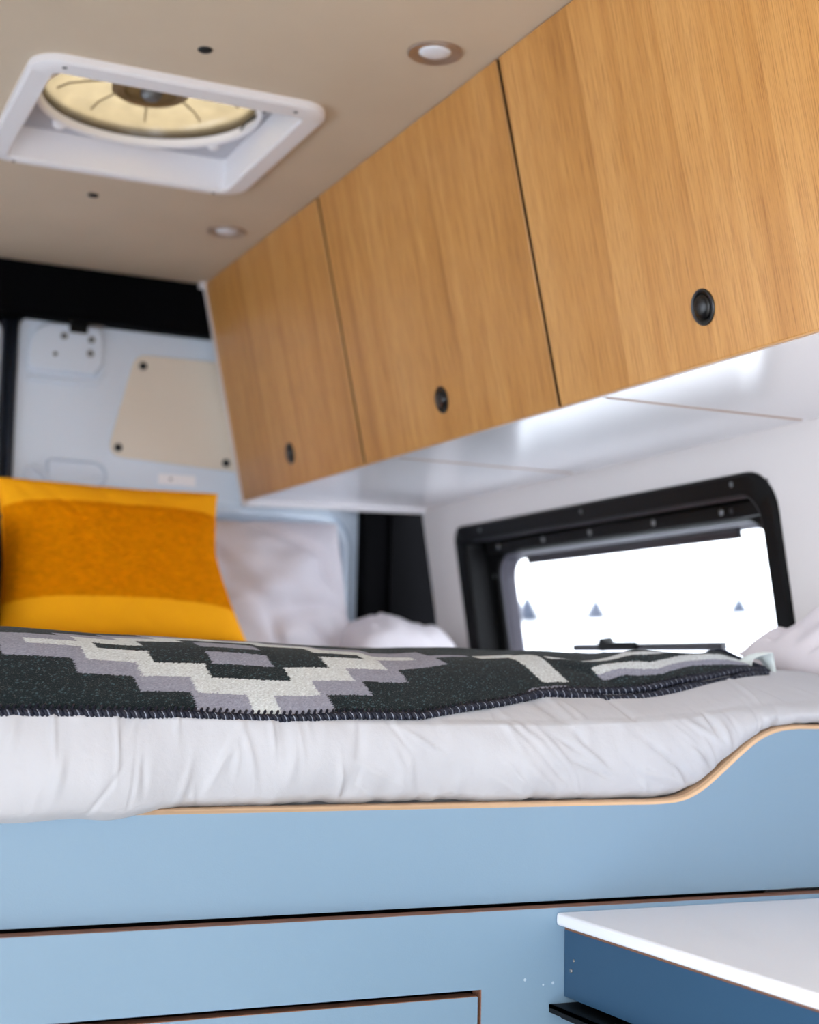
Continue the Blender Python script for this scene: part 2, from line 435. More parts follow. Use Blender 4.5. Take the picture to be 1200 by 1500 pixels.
# pressed lozenge and handle boss low on the skin
lz = rr(.566, .692, .352, .412, (.02, .03, .03, .012), 8); lz2 = rr(.574, .684, .358, .405, (.016, .024, .024, .01), 8)
obj('pressed_lozenge', loft([on_door(lz, DY + .001), on_door([((a[0] + b[0]) / 2, (a[1] + b[1]) / 2) for a, b in zip(lz, lz2)], DY - .010), on_door(lz2, DY - .002)], False, True), M['door_metal'], d1, True, 60)
obj('handle_boss', tube([(.526, DY - .003, .365), (.531, DY - .003, .386), (.545, DY - .003, .391), (.560, DY - .003, .380), (.574, DY - .003, .360)], .006, 8), M['door_metal'], d1, True, 50)
obj('maker_plate', box(.800, .880, DY - .003, DY, .374, .396), M['vent_white'], d1)
obj('plate_pin', lathe([(.003, 0), (.003, -.001)], (.826, DY - .003, .386), (0, 1, 0), 10), M['zinc'], d1)
# tan trim panel (trapezoid with rounded corners) and push clips
def roundpoly(pts, rad, n=6):
    out = []; N = len(pts)
    for i in range(N):
        p0, p1, p2 = (Vector(pts[i - 1]), Vector(pts[i]), Vector(pts[(i + 1) % N]))
        a = (p0 - p1).normalized(); b = (p2 - p1).normalized(); ang = a.angle(b)
        d = rad[i] / math.tan(ang / 2); s = p1 + a * d; e = p1 + b * d
        for k in range(n + 1):
            t = k / n
            q = (1 - t) ** 2 * s + 2 * t * (1 - t) * p1 + t * t * e
            out.append((q.x, q.y))
    return out
tp = roundpoly([(.688, .425), (1.13, .405), (1.13, .648), (.740, .643)], (.03, .03, .03, .03))
tpn = obj('trim_panel', loft([on_door(tp, DY), on_door(tp, DY - .006)], False, True), M['tan_panel'], d1); bevel(tpn, .002)
for x, z in ((.756, .619), (.711, .443), (.945, .429), (1.09, .62)):
    obj('push_clip', lathe([(.0085, 0), (.0085, -.002), (.005, -.005), (.0001, -.0055)], (x, DY - .006, z), (0, 1, 0), 16), M['plug'], tpn, True)
# weather seal between the leaves, and the other leaf
sl = tag(obj('trim_3', join(tube([(.490, DY - .008, .688), (.492, DY - .008, .2), (.492, DY - .008, -.8)], .0085, 10),
                            tube([(.474, DY + .004, .690), (.476, DY + .004, .2), (.476, DY + .004, -.8)], .010, 10)), M['rubber'], None, True), kind='structure', label='dark rubber weather seal between the two rear door leaves')
d2 = empty('door_2', (.15, DY, ZF)); tag(d2, kind='structure', label='rear door leaf left of the rubber seal')
o2 = rr(-.12, .466, -.80, .688, (.02, .02, .03, .02), 6); o3 = rr(-.11, .456, -.79, .678, (.02, .02, .025, .02), 6)
obj('door_skin', loft([on_door(o2, DY + .05), on_door(o2, DY - .002), on_door(o3, DY - .010)], False, True), M['door_metal'], d2, True, 35)

# ---------------------------------------------------------------- side window
w1 = empty('window_1', wl(2.216, -.42)); tag(w1, kind='structure', label='black framed side window with rounded corners looking onto snow')
def wring(u0, u1, v0, v1, r, ww, n=8): return [wl(u, v, ww) for u, v in rr(u0, u1, v0, v1, r, n)]
RO = (.05, .05, .05, .03)   # note: u grows towards the rear, so a1 is the rear side
RO = (.06, .03, .03, .06)
obj('outer_frame', loft([wring(1.684, 2.748, -.42, .080, RO, .004), wring(1.684, 2.748, -.42, .080, RO, -.004), wring(1.689, 2.743, -.415, .075, RO, -.008),
                         wring(1.716, 2.704, -.392, .050, (.045, .02, .02, .045), -.008), wring(1.722, 2.698, -.388, .046, (.042, .02, .02, .042), -.004),
                         wring(1.724, 2.694, -.386, .044, (.042, .02, .02, .042), .040)]), M['black'], w1, True, 30)
PR = (.05, .045, .045, .05)
obj('inner_frame', loft([wring(1.724, 2.694, -.386, .044, (.042, .02, .02, .042), .040), wring(1.765, 2.664, -.372, .014, (.06, .055, .055, .06), .040),
                         wring(1.769, 2.662, -.369, .010, (.058, .05, .05, .058), .046)]), M['black_soft'], w1, True, 30)
obj('sash', loft([wring(1.769, 2.662, -.369, .010, (.058, .05, .05, .058), .046), wring(1.772, 2.658, -.366, .008, (.056, .05, .05, .056), .054),
                  wring(1.775, 2.652, -.363, .006, (.054, .05, .05, .054), .054), wring(1.779, 2.649, -.360, .003, PR, .062),
                  wring(1.782, 2.645, -.358, .000, PR, .062), wring(1.786, 2.643, -.355, -.003, PR, .070)]), M['grey_plastic'], w1, True, 30)
obj('pane', loft([wring(1.770, 2.660, -.366, .012, PR, .070), wring(1.770, 2.660, -.366, .012, PR, .073)], True, True), M['glass'], w1)
obj('rail', wallbox(1.722, 2.66, .0435, .0475, -.0065, .012), M['dark_sash'], w1)
cas = obj('blind_cassette', wallbox(1.745, 2.668, .016, .041, .022, .040), M['black'], w1); bevel(cas, .003)
bb = obj('blind_bar', join(wallbox(1.832, 2.512, -.014, .004, .030, .040), wallbox(1.832, 2.512, -.002, .004, .026, .031)), M['dark_sash'], w1); bevel(bb, .002)
for u in (2.607, 2.420, 2.247, 2.041, 1.852):
    obj('screw', lathe([(.0055, 0), (.0055, -.001), (.003, -.0025), (.0001, -.003)], wl(u, .029, .022), tuple(WN), 12), M['steel'], cas, True)
for u, v in ((1.776, .066), (2.216, .066), (2.62, .066)):
    obj('screw', lathe([(.0045, 0), (.003, -.0015), (.0001, -.002)], wl(u, v, -.008), tuple(WN), 12), M['zinc'], w1, True)
obj('screw', lathe([(.0045, 0), (.003, -.0015), (.0001, -.002)], wl(1.826, .029, .022), tuple(WN), 12), M['dark_sash'], cas, True)
obj('screw', lathe([(.0045, 0), (.003, -.0015), (.0001, -.002)], wl(2.679, -.03, .040), tuple(WN), 12), M['zinc'], w1, True)
lb = obj('latch_bar', wallbox(1.946, 2.422, -.186, -.172, .052, .066), M['dark_sash'], w1); bevel(lb, .003)
obj('latch_handle', join(lathe([(.013, 0), (.013, .02)], wl(2.30, -.173, .045), tuple(WN), 20), wallbox(2.19, 2.31, -.182, -.168, .044, .052)), M['black'], lb, True, 30)

# ================================================================ OUTSIDE
def terrain(r, a):
    zt = 11.4 + max(-3.0, min(6.0, (60.6 - math.degrees(a)) * .34))   # height of the tree line
    p = max(0., min(1., (r - 40) / 305)) ** 1.6
    return -1.75 + (zt + 1.75) * p - max(0, r - 420) * .004
def snow_h(x, y):
    r = math.hypot(x, y - .6); a = math.atan2(y - .6, x)
    return terrain(r, a) + (.25 * nz(x * .012, y * .012, 3) + .2 * nz(x * .06, y * .06, 1)) * sm(15, 80, r)
def hill(i, j):
    r = 1.6 + 700 * (j ** 2.2); a = 2 * PI * i
    x, y = r * math.cos(a), r * math.sin(a) + 0.6
    h = snow_h(x, y)
    return (x, y, h if j > 0 else -1.75)
gs = obj('snow_field', hill and grid(hill, 97, 70), M['snow'], None, True); tag(gs, kind='structure', label='snow covered field rising to a low hill outside')
def snowz(x, y):
    return snow_h(x, y) - .1
M['needle'] = vary(mat('frosted_needles', (80, 86, 100), .9, .1), (1, 1, 1), .8, 1.2)
def conifer(x, y, h, label):
    z = snowz(x, y)
    t = empty('conifer_tree', (x, y, z)); tag(t, label, 'tree', 'snowy conifers outside the window')
    obj('trunk', lathe([(h * .04, -.3), (h * .03, h * .2), (h * .01, h * .9)], (x, y, z), (0, 0, 1), 8), M['bark'], t, True)
    rings = []
    n = 18
    for k in range(7):
        f = k / 7; zb = z + h * (.06 + .86 * f); ro = h * .55 * (1 - f) ** .9 + .05; ri = ro * .5
        for rad, dz in ((ro, 0), (ri, h * .13)):
            ph = random.random() * 6
            rings.append([(x + rad * (1 + .18 * ((q % 2) * 2 - 1) * (1 if rad == ro else .2)) * math.cos(2 * PI * q / n + ph * 0), y + rad * (1 + .18 * ((q % 2) * 2 - 1) * (1 if rad == ro else .2)) * math.sin(2 * PI * q / n), zb + dz) for q in range(n)])
    rings.append([(x, y, z + h)] * n)
    obj('foliage', loft(rings, True), M['needle'], t)
conifer(168.9, 300, 7.4, 'leftmost of the three small frosted conifers outside the window')
conifer(187.6, 300, 6.6, 'middle one of the three small frosted conifers outside the window')
conifer(229.6, 300, 7.0, 'rightmost of the three small frosted conifers, near the right window edge')

# ================================================================ OVERHEAD CABINETS
FN = Vector((.455, 0, .102)).normalized()          # outward... face normal is -FN (towards the aisle)
def face(y, s, d=0.0):
    """point on the slanted door plane: s = 0 at top, 1 at the bottom edge; d into the cabinet."""
    return (.866 + .101 * s + FN.x * d, y, .7985 - .4535 * s + FN.z * d)
def facebox(y0, y1, s0, s1, d0, d1):
    return xf(box(y0, y1, s0, s1, d0, d1), lambda a, b, c: face(a, b, c))
ZU = .345
def wall_x(y, z): return 1.303 + .033 * (y - 1.53) + .168 * (.345 - z)
units = [(2.2905, 2.935, 2.182, 2.935, 2.620, 'oak overhead cabinet nearest the rear doors, darkest front'),
         (1.6430, 2.2825, 1.555, 2.178, 1.9635, 'middle oak overhead cabinet between the other two'),
         (.985, 1.6355, .95, 1.551, 1.309, 'largest looking oak overhead cabinet at the upper right, nearest the viewer')]
for i, (ya, yb, ua, ub, yk, lab) in enumerate(units):
    t = empty('overhead_cabinet', ((.96 + 1.3) / 2, (ya + yb) / 2, ZU)); tag(t, lab, 'cabinet', 'oak overhead cabinets')
    dr = obj('door', facebox(ya, yb, .002, 1.0, 0, .018), M['oak'], t); bevel(dr, .0015)
    obj('edge_band', facebox(ya, yb, .9985, 1.003, .0008, .0178), M['oak_edge'], dr)
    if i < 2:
        obj('seam_shade_strip', facebox(ya - .0006, ya + .001, .003, .999, .0016, .0178), M['seam_shade'], dr)  # dark strip paints the seam's shadow onto the door edge
        obj('eased_corner', tube([face(ya + .0006, .003, .0004), face(ya + .0006, .999, .0004)], .0011, 6), M['oak_edge'], dr, True)
    c = face(yk, (.7985 - .404) / .4535, 0)
    ax = (-FN.x, 0, -FN.z)
    obj('knob_rim', lathe([(.0205, -.001), (.0205, .0012), (.0195, .0022), (.0165, .0022), (.0148, .0010), (.0140, .0004), (.0001, .0003)], c, ax, 40, False, True), M['knob'], dr, True, 40)
    obj('knob_button', lathe([(.0138, -.004), (.0138, .0015), (.0125, .0032), (.008, .0045), (.0001, .0050)], c, ax, 40), M['knob'], dr, True, 50)
    # white carcass: underside panel and side boards
    un = [(.978, ua), (.978, ub), (wall_x(ub, ZU), ub), (wall_x(ua, ZU), ua)]
    obj('bottom_panel', loft([[(x, y, ZU) for x, y in un], [(x - .003, y, ZU + .015) for x, y in un]], True, True), M['under'], t)
    def side(y0, y1):
        q = [(.985, ZU + .016), (wall_x(y0, ZU) - .006, ZU + .016), (wall_x(y0, .79) - .01, .79), (.894, .79)]
        return loft([[(x, y0, z) for x, z in q], [(x, y1, z) for x, z in q]], True, True)
    obj('side_board', side(ya + .020, ya + .033), M['carcass'], t)
    if i: obj('side_board', side(yb - .033, yb - .020), M['carcass'], t)
    if i < 2: obj('seam_strip', loft([[(x, y, ZU - .0012) for x, y in ((.985, ua - .004), (.985, ua + .0005), (wall_x(ua, ZU) - .012, ua + .0005), (wall_x(ua, ZU) - .012, ua - .004))],
                                      [(x, y, ZU + .004) for x, y in ((.985, ua - .004), (.985, ua + .0005), (wall_x(ua, ZU) - .012, ua + .0005), (wall_x(ua, ZU) - .012, ua - .004))]], True, True), M['seam'], t)
    if i == 0:
        q = [(.9675, .3335), (1.352, .3335), (wall_x(2.86, .78) - .01, .78), (.8645, .797)]
        ysk = lambda x, y: y - .085 * max(0, (x - .97)) / .38
        ep = obj('end_panel', loft([[(x, ysk(x, 2.9355), z) for x, z in q], [(x, ysk(x, 2.9475), z) for x, z in q]], True, True), M['carcass'], t)
        lip = obj('bottom_lip', loft([[(.975, 2.925, .3335), (.975, 2.9355, .3335), (1.347, 2.858, .3335), (1.347, 2.846, .3335)],
                                [(.975, 2.925, .3455), (.975, 2.9355, .3455), (1.347, 2.858, .3455), (1.347, 2.846, .3455)]], True, True), M['under'], t)
        obj('corner_cap', box(.855, .870, 2.932, 2.9445, .786, .7995), M['vent_white'], t)

# ================================================================ CEILING FITTINGS
def downlight(x, y, lab):
    t = empty('downlight', (x, y, ZC)); tag(t, lab, 'light', 'recessed ceiling lights')
    obj('trim_ring', lathe([(.0360, 0), (.0360, -.002), (.0345, -.0035), (.0230, -.0012), (.0212, .006)], (x, y, ZC), (0, 0, 1), 48, False, False), M['bronze'], t, True, 40)
    obj('lens', lathe([(.0212, .004), (.0205, -.001), (.016, -.0025), (.008, -.0035), (.0001, -.004)], (x, y, ZC), (0, 0, 1), 40, False, True), M['lens'], t, True)
downlight(.7885, 1.665, 'round recessed ceiling light at the top, nearer the large cabinet door')
downlight(.794, 2.562, 'smaller looking recessed ceiling light further back, below the roof vent')

t = empty('roof_vent', (.53, 2.115, ZC)); tag(t, 'white square roof vent with rounded frame and amber fan dome', 'vent')
def hr(x0, x1, y0, y1, r, z, n=8): return [(x, y, z) for x, y in rr(x0, x1, y0, y1, r, n)]
obj('frame', loft([hr(.318, .742, 1.898, 2.334, .045, ZC), hr(.318, .742, 1.898, 2.334, .045, ZC - .009), hr(.322, .738, 1.902, 2.330, .043, ZC - .012),
                   hr(.349, .712, 1.937, 2.315, .012, ZC - .012), hr(.352, .709, 1.940, 2.312, .012, ZC - .008), hr(.352, .709, 1.940, 2.312, .012, ZC + .045)]), M['vent_white'], t, True, 35)
# mounting plate with a round hole
cxv, cyv = .530, 2.122
n = 36
sq, cc = [], []
for k in range(96):
    a = 2 * PI * k / 96; ca_, sa_ = math.cos(a), math.sin(a)
    q = min(((.716 - cxv) if ca_ > 0 else (cxv - .345)) / max(abs(ca_), 1e-6), ((2.319 - cyv) if sa_ > 0 else (cyv - 1.933)) / max(abs(sa_), 1e-6))
    sq.append((cxv + q * ca_, cyv + q * sa_)); cc.append((cxv + .166 * ca_, cyv + .166 * sa_))
obj('mounting_plate', loft([[(x, y, ZC + .044) for x, y in sq], [(x, y, ZC + .044) for x, y in cc], [(x, y, ZC + .06) for x, y in cc]]), M['vent_grey'], t)
obj('fan_ring', lathe([(.170, .046), (.170, .036), (.167, .033), (.162, .036), (.160, .05), (.160, .062)], (cxv, cyv, ZC), (0, 0, 1), 72, False, False), M['vent_white'], t, True, 40)
dm = obj('dome_lid', lathe([(.160, .046), (.157, .060), (.149, .072), (.132, .079), (.09, .082), (.05, .083), (.0001, .084)], (cxv, cyv, ZC), (0, 0, 1), 72, False, True), M['amber'], t, True)
for k in range(10):
    a = 2 * PI * k / 10 + .12
    p = [(cxv + r * math.cos(a), cyv + r * math.sin(a), ZC + z) for r, z in ((.052, .080), (.09, .079), (.126, .076), (.146, .068))]
    obj('lid_rib', tube(p, .0014, 6), M['amber_rib'], dm, True)
obj('hub', lathe([(.058, .080), (.058, .060), (.050, .055), (.040, .058), (.038, .078)], (cxv, cyv, ZC), (0, 0, 1), 40, False, False), M['amber_hub'], t, True, 40)
obj('motor', lathe([(.016, .080), (.016, .056), (.011, .050), (.0001, .049)], (cxv + .002, cyv + .004, ZC), (0, 0, 1), 24), M['zinc'], t, True, 40)
obj('hinge_arm', tube([(.372, 1.955, ZC + .042), (.400, 1.962, ZC + .040), (.426, 1.975, ZC + .036), (.432, 1.985, ZC + .030)], .0045, 8), M['plug'], t, True)
for a in (math.radians(128), math.radians(40)):
    x, y = cxv + .176 * math.cos(a), cyv + .176 * math.sin(a)
    obj('retaining_clip', lathe([(.010, .046), (.010, .034), (.006, .030), (.0001, .029)], (x, y, ZC), (0, 0, 1), 16), M['vent_white'], t, True, 50)
obj('gasket', tube([(.698, 1.955, ZC + .041), (.695, 2.04, ZC + .041), (.684, 2.13, ZC + .042), (.690, 2.20, ZC + .042)], [.005, .004, .002, .001], 8), M['plug'], t, True)
for x, y in ((.361, 1.915), (.690, 1.918), (.365, 2.325), (.695, 2.324)):
    obj('screw', lathe([(.0035, 0), (.0028, -.001), (.0001, -.0014)], (x, y, ZC - .012), (0, 0, 1), 10), M['zinc'], t, True)

# ================================================================ BED BASE
YB = 1.305
bed = empty('bed_base', (.55, 1.6, ZF)); tag(bed, 'light blue laminate bed base with bare plywood edges and drawer', 'bed')
top = [(-.30, -.1295)] + [(x, -.1295) for x in np.linspace(-.1, .86, 8)]
cur = [(.86, -.1295), (.895, -.1295), (.925, -.1265), (.950, -.1160), (.975, -.0985), (1.001, -.0790), (1.025, -.0635), (1.050, -.0545), (1.075, -.0515), (1.10, -.0512), (1.13, -.0512), (1.16, -.0512), (1.20, -.0512), (1.25, -.0512), (1.31, -.0512), (1.384, -.0512)]
def catmull(P, k=6):
    out = []
    for i in range(len(P) - 1):
        p0, p1, p2, p3 = P[max(i - 1, 0)], P[i], P[i + 1], P[min(i + 2, len(P) - 1)]
        for q in range(k):
            t_ = q / k
            out.append(tuple(.5 * ((2 * b) + (-a + c) * t_ + (2 * a - 5 * b + 4 * c - d) * t_ ** 2 + (-a + 3 * b - 3 * c + d) * t_ ** 3) for a, b, c, d in zip(p0, p1, p2, p3)))
    out.append(P[-1]); return out
topline = top[:-1] + catmull(cur)
def norm2(P, i):
    a = Vector(P[max(i - 1, 0)]); b = Vector(P[min(i + 1, len(P) - 1)]); t_ = (b - a).normalized(); return Vector((-t_.y, t_.x))
def board_top(x): return float(np.interp(x, [p[0] for p in topline], [p[1] for p in topline]))
# front board: blue face below a rounded-over plywood edge
RO_ = .0048
faceV, faceF = [], []
inner = [Vector(p) - norm2(topline, i) * RO_ for i, p in enumerate(topline)]
for p in inner: faceV += [(p.x, YB, p.y), (p.x, YB, -.2275)]
for i in range(len(inner) - 1): faceF.append((2 * i, 2 * i + 1, 2 * i + 3, 2 * i + 2))
fb = obj('front_board', join((faceV, faceF), box(-.30, 1.384, YB + .0002, YB + .018, -.2275, -.139)), M['blue'], bed)
rings = []
for i, p in enumerate(topline):
    nn = norm2(topline, i); pv = Vector(p); prof = []
    for k in range(6):
        a = .5 * PI * k / 5
        q = pv - nn * RO_ * (1 - math.sin(a)); prof.append((q.x, YB + RO_ * (1 - math.cos(a)), q.y))
    prof += [(p[0], YB + .018, p[1]), (p[0] - 0, YB + .018, p[1] - .02)]
    rings.append(prof)
V_ = [v for r in rings for v in r]; F_ = []
m_ = len(rings[0])
for i in range(len(rings) - 1):
    for k in range(m_ - 1): F_.append((i * m_ + k, i * m_ + k + 1, (i + 1) * m_ + k + 1, (i + 1) * m_ + k))
obj('plywood_edge', (V_, F_), M['ply_light'], fb, True, 60)
# raised right portion of the board needs a back
rp = [p for p in topline if p[0] > .9]
obj('board_back', loft([[(p[0], YB + .0175, p[1] - .004) for p in rp] + [(1.384, YB + .0175, -.2), (.9, YB + .0175, -.2)],
                        [(p[0], YB + .0005 + RO_, p[1] - .012) for p in rp] + [(1.384, YB + .007, -.2), (.9, YB + .007, -.2)]], True, True), M['blue'], fb)
# lower panel with the drawer cut-out
YL = 1.2875; DX0, DX1, DZ0, DZ1 = -.10, .6805, -.66, -.3045
ZT = -.2315
lpan = obj('lower_panel', join(box(-.38, DX0, YL, YL + .0175, ZF, ZT), box(DX1, 1.46, YL, YL + .0175, ZF, ZT),
                               box(DX0, DX1, YL, YL + .0175, DZ1, ZT), box(DX0, DX1, YL, YL + .0175, ZF, DZ0)), M['blue'], bed)
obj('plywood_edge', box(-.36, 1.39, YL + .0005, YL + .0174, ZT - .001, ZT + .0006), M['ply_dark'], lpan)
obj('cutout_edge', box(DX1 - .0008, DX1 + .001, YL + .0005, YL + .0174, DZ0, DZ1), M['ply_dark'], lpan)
dg = obj('drawer', join(box(DX0 + .004, DX1 - .004, YL + .0002, YL + .0175, DZ0 + .004, DZ1 - .0065),), M['blue'], bed)
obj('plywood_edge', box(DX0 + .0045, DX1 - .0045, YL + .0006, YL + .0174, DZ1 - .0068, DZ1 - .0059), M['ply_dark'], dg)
obj('drawer_box', join(box(DX0 + .03, DX1 - .03, YL + .0178, 1.75, DZ0 + .03, DZ0 + .04), box(DX0 + .03, DX0 + .042, YL + .0178, 1.75, DZ0 + .04, -.42), box(DX1 - .042, DX1 - .03, YL + .0178, 1.75, DZ0 + .04, -.42)), M['ply_light'], dg)
lb_ = obj('latch_plate', box(.16, .290, YL + .019, YL + .03, -.325, -.302), M['grey_plastic'], bed)
obj('deck', box(-.37, 1.40, YB + .019, 2.94, -.222, -.205), M['ply_light'], bed)
obj('dark_void_board', box(-.37, 1.44, 1.80, 1.815, ZF, -.224), M['fridge'], bed)  # black sheet standing in for the unlit void under the deck
for x, z, r_ in ((.728, -.2985, .0016), (.7485, -.3045, .0011), (.7595, -.3035, .0016)):
    obj('paint_chip', lathe([(r_, 0), (r_ * .8, -.0002)], (x, YL, z), (0, 1, 0), 7), M['speck'], lpan)

# ================================================================ MATTRESS / DUVET / BLANKET
mt = obj('mattress', box(-.30, 1.34, YB + .045, 2.90, -.203, -.045), M['mattress']); bevel(mt, .03, 4)
tag(mt, 'thick mattress lying under the white duvet', 'mattress')

# profile of the bedding: arc length t from the shoulder at the front edge towards the rear
TH = [(0, 58), (.01, 46), (.03, 37), (.07, 34), (.10, 31), (.125, 24), (.15, 13), (.18, 8), (.22, 5), (.28, 2.2), (.34, 1.0), (.45, .4), (1.5, .4)]
ts = np.linspace(0, 1.5, 1501); ths = np.radians(np.interp(ts, [a for a, b in TH], [b for a, b in TH]))
dt = ts[1] - ts[0]
PY = np.concatenate([[0], np.cumsum(np.cos(ths[:-1]) * dt)]); PZ = np.concatenate([[0], np.cumsum(np.sin(ths[:-1]) * dt)])
CREST = [(-.3, .029), (.26, .030), (.35, .026), (.44, .025), (.52, .022), (.66, .018), (.75, .0195), (.87, .018), (.97, .021), (1.07, .022), (1.2, .014), (1.4, .008)]
z28 = float(np.interp(.30, ts, PZ))
def sh0(x):  # shoulder start (y, z)
    return (interp(x, [(-.3, 1.285), (.30, 1.287), (.42, 1.298), (.8, 1.302), (.95, 1.312), (1.1, 1.325), (1.4, 1.335)]),
            interp(x, [(-.3, -.047), (.3, -.046), (.45, -.050), (.62, -.052), (.78, -.052), (.92, -.046), (1.05, -.030), (1.2, -.022), (1.4, -.022)]))
def top_pt(x, t):
    y0, z0 = sh0(x); k = (interp(x, CREST) - z0) / z28
    return y0 + float(np.interp(t, ts, PY)), z0 + k * float(np.interp(t, ts, PZ))

# random long folds in (x, s) space
folds = []
for k in range(210):
    x = random.uniform(-.25, 1.36)
    if x < .55: a = random.gauss(math.radians(86), math.radians(12))
    elif x < .95: a = random.gauss(math.radians(-42), math.radians(14))
    else: a = random.gauss(math.radians(-70), math.radians(30))
    folds.append((x, random.uniform(-.13, .0), a, random.uniform(.012, .035), random.uniform(.0018, .0055), random.choice((1, 1, -1)), random.uniform(.025, .07)))
FX = np.array([f[0] for f in folds])
def wrinkle(x, z):
    d = 0.0
    for (fx, fz, a, L, wd, sg, amp) in folds:
        if abs(x - fx) > .06: continue
        dx, dz = x - fx, z - fz
        along = dx * math.cos(a) + dz * math.sin(a); acr = -dx * math.sin(a) + dz * math.cos(a)
        e = math.exp(-(along / L) ** 2 - (acr / wd) ** 2)
        if e > .002: d += sg * amp * .055 * e
    return d
def front_low(x):   # where the duvet face ends at the bottom: (y, z)
    over = 1 - sm(.31, .40, x)
    yb_ = 1.294 * over + (YB + .008) * (1 - over)
    bt = board_top(x)
    sc = .0035 * (nz(x * 22, .3, 0) + .4) + .002 * nz(x * 70, 2, 0)
    zb_ = (-.1355 - .003 * sm(.30, .18, x) if over > .5 else bt) + max(0, sc) * (1 - .3 * over)
    zb_ = over * (-.1385 + .003 * nz(x * 16, 5, 0)) + (1 - over) * (bt - .001 + max(0, sc))
    return yb_, zb_
NF, NT = 34, 120
xs_d = np.concatenate([np.linspace(-.28, .15, 90), np.linspace(.152, 1.14, 520), np.linspace(1.145, 1.395, 70)])
tt = np.concatenate([np.linspace(0, .34, 76)[1:], np.linspace(.36, 1.42, 32)])
def duvet_pt(x, j):
    y0, z0 = sh0(x)
    if j <= NF:
        s = j / NF; yb_, zb_ = front_low(x)
        y = yb_ + (y0 - yb_) * s; z = zb_ + (z0 - zb_) * s
        bul = .016 * math.sin(PI * min(1, s * .93)) ** .8 + .006 * math.sin(PI * s) * nz(x * 9, z * 9, 1)
        y -= bul
        wr_ = wrinkle(x, z) + .0035 * nz(x * 14, z * 14, 4) * math.sin(PI * s) ** .5 + .0012 * nz(x * 55, z * 40, 7)
        y -= wr_ * min(1, s * 5 + .3)
        if s < .12: y += .012 * (1 - s / .12) ** 2
        return (x, y, z)
    t_ = tt[j - NF - 1]
    y, z = top_pt(x, t_)
    z += (wrinkle(x, -.02 + t_ * .4) * .8 + .003 * nz(x * 12, y * 12, 2)) * (1 if x > .7 else .4) * (1 - sm(.12, .25, t_))
    # gentle dip beyond the crest so the far bedding stays low
    if x > 1.09: z -= .012 * sm(.10, .3, t_)
    return (x, y, z)
nj = NF + 1 + len(tt)
DV = [duvet_pt(float(x), j) for j in range(nj) for x in xs_d]
nx = len(xs_d)
DF = [(j * nx + i, j * nx + i + 1, (j + 1) * nx + i + 1, (j + 1) * nx + i) for j in range(nj - 1) for i in range(nx - 1)]
dv = obj('duvet', (DV, DF), M['duvet'], None, True); tag(dv, 'wrinkled white cotton duvet hanging over the front of the bed', 'duvet')

# ---- patterned wool blanket laid over the duvet
T0 = [(-.3, .000), (.30, .000), (.50, .002), (.62, .010), (.70, .028), (.77, .052), (.83, .064), (.90, .062), (.97, .074), (1.05, .094), (1.125, .118)]
def t0(x): return interp(x, T0) + .003 * nz(x * 14, 0, 9)
XR = 1.122
HR = .0305; BORD = .004; XC = .4585; SW = .0505
DK, GR, WH = lin((22, 33, 37)), lin((150, 153, 170)), lin((212, 220, 223))
WB = [.27, 1.22, 2.15, 3.10, 4.1]; GB = [1.35, 2.32, 3.35, 4.60, 5.6]; DB = [-1, -1, .80, 1.80, 2.8]; NB = [-1, -1, -1, .62, -1]
ROWS = [.0345, .0650, .0955, .1260, .1430, .1735, .2040, .2345, .2650]
def weave(x, v):
    jx = .0026 * nz(x * 380, v * 700, 0); jv = .0022 * nz(x * 700, v * 260, 5)
    x += jx; v += jv
    if x < .745:
        r = sum(1 for q in ROWS if v > q)
        if r > 4: r = 8 - r
        if r < 0: return DK
        u = abs(x - XC) / SW
        if u < NB[r]: return GR
        if u < DB[r]: return DK
        if u < WB[r]: return WH
        if u < GB[r]: return GR
        return DK
    # right-hand part: next motif, strongly foreshortened
    zig = .010 * abs(((x - .90) / .055) % 2 - 1)
    if .758 < x < .812 and v < .012: return GR
    if .785 < x < .822 and .022 < v < .115: return WH
    if .745 < x < .80 and .105 < v < .130: return WH
    if .83 < x < .95 and .085 < v < .098: return WH
    if .87 < x < 1.115:
        b = .036 + zig - .12 * max(0, x - 1.02)
        if b - .014 < v < b: return GR
        if b <= v < b + .016: return WH
        if b + .034 < v < b + .046 and x < 1.05: return WH
    return DK
XB = np.concatenate([np.linspace(-.27, .19, 120), np.linspace(.1915, XR, 600)])
VB = np.concatenate([np.linspace(0, .30, 200), np.linspace(.31, 1.05, 50)])
def blanket_pt(x, v, lift=.0045):
    t_ = t0(x) + v
    y, z = top_pt(x, t_)
    th_ = math.radians(np.interp(t_, [a for a, b in TH], [b for a, b in TH]))
    und = .0022 * nz(x * 10, v * 8, 3) + (.006 * nz(x * 11 + 3, v * 9, 6) * sm(.62, .8, x))
    # soft fold running along the right part
    und += .007 * sm(.76, .86, x) * math.exp(-((v - .075 - .02 * math.sin(x * 40)) / .03) ** 2)
    l = lift + max(-.002, und)
    l += .004 * math.exp(-(v / .006) ** 2) * 0
    return (x, y - math.sin(th_) * l, z + math.cos(th_) * l)
BV, BC = [], []
for v in VB:
    for x in XB:
        BV.append(blanket_pt(float(x), float(v))); 
        c = weave(float(x), float(v)); k = max(.6, random.gauss(1, .11))
        if c is DK and random.random() < .055: k = random.uniform(3, 9)      # pale fibres in the charcoal wool
        BC.append((c[0] * k, c[1] * k, c[2] * k, 1))
nb = len(XB)
BF = [(j * nb + i, j * nb + i + 1, (j + 1) * nb + i + 1, (j + 1) * nb + i) for j in range(len(VB) - 1) for i in range(nb - 1)]
bl = obj('blanket', (BV, BF), M['wool'], None, True)
tag(bl, 'charcoal, grey and white stepped diamond wool blanket with navy stitched edge', 'blanket')
ca = bl.data.color_attributes.new('weave', 'FLOAT_COLOR', 'POINT')
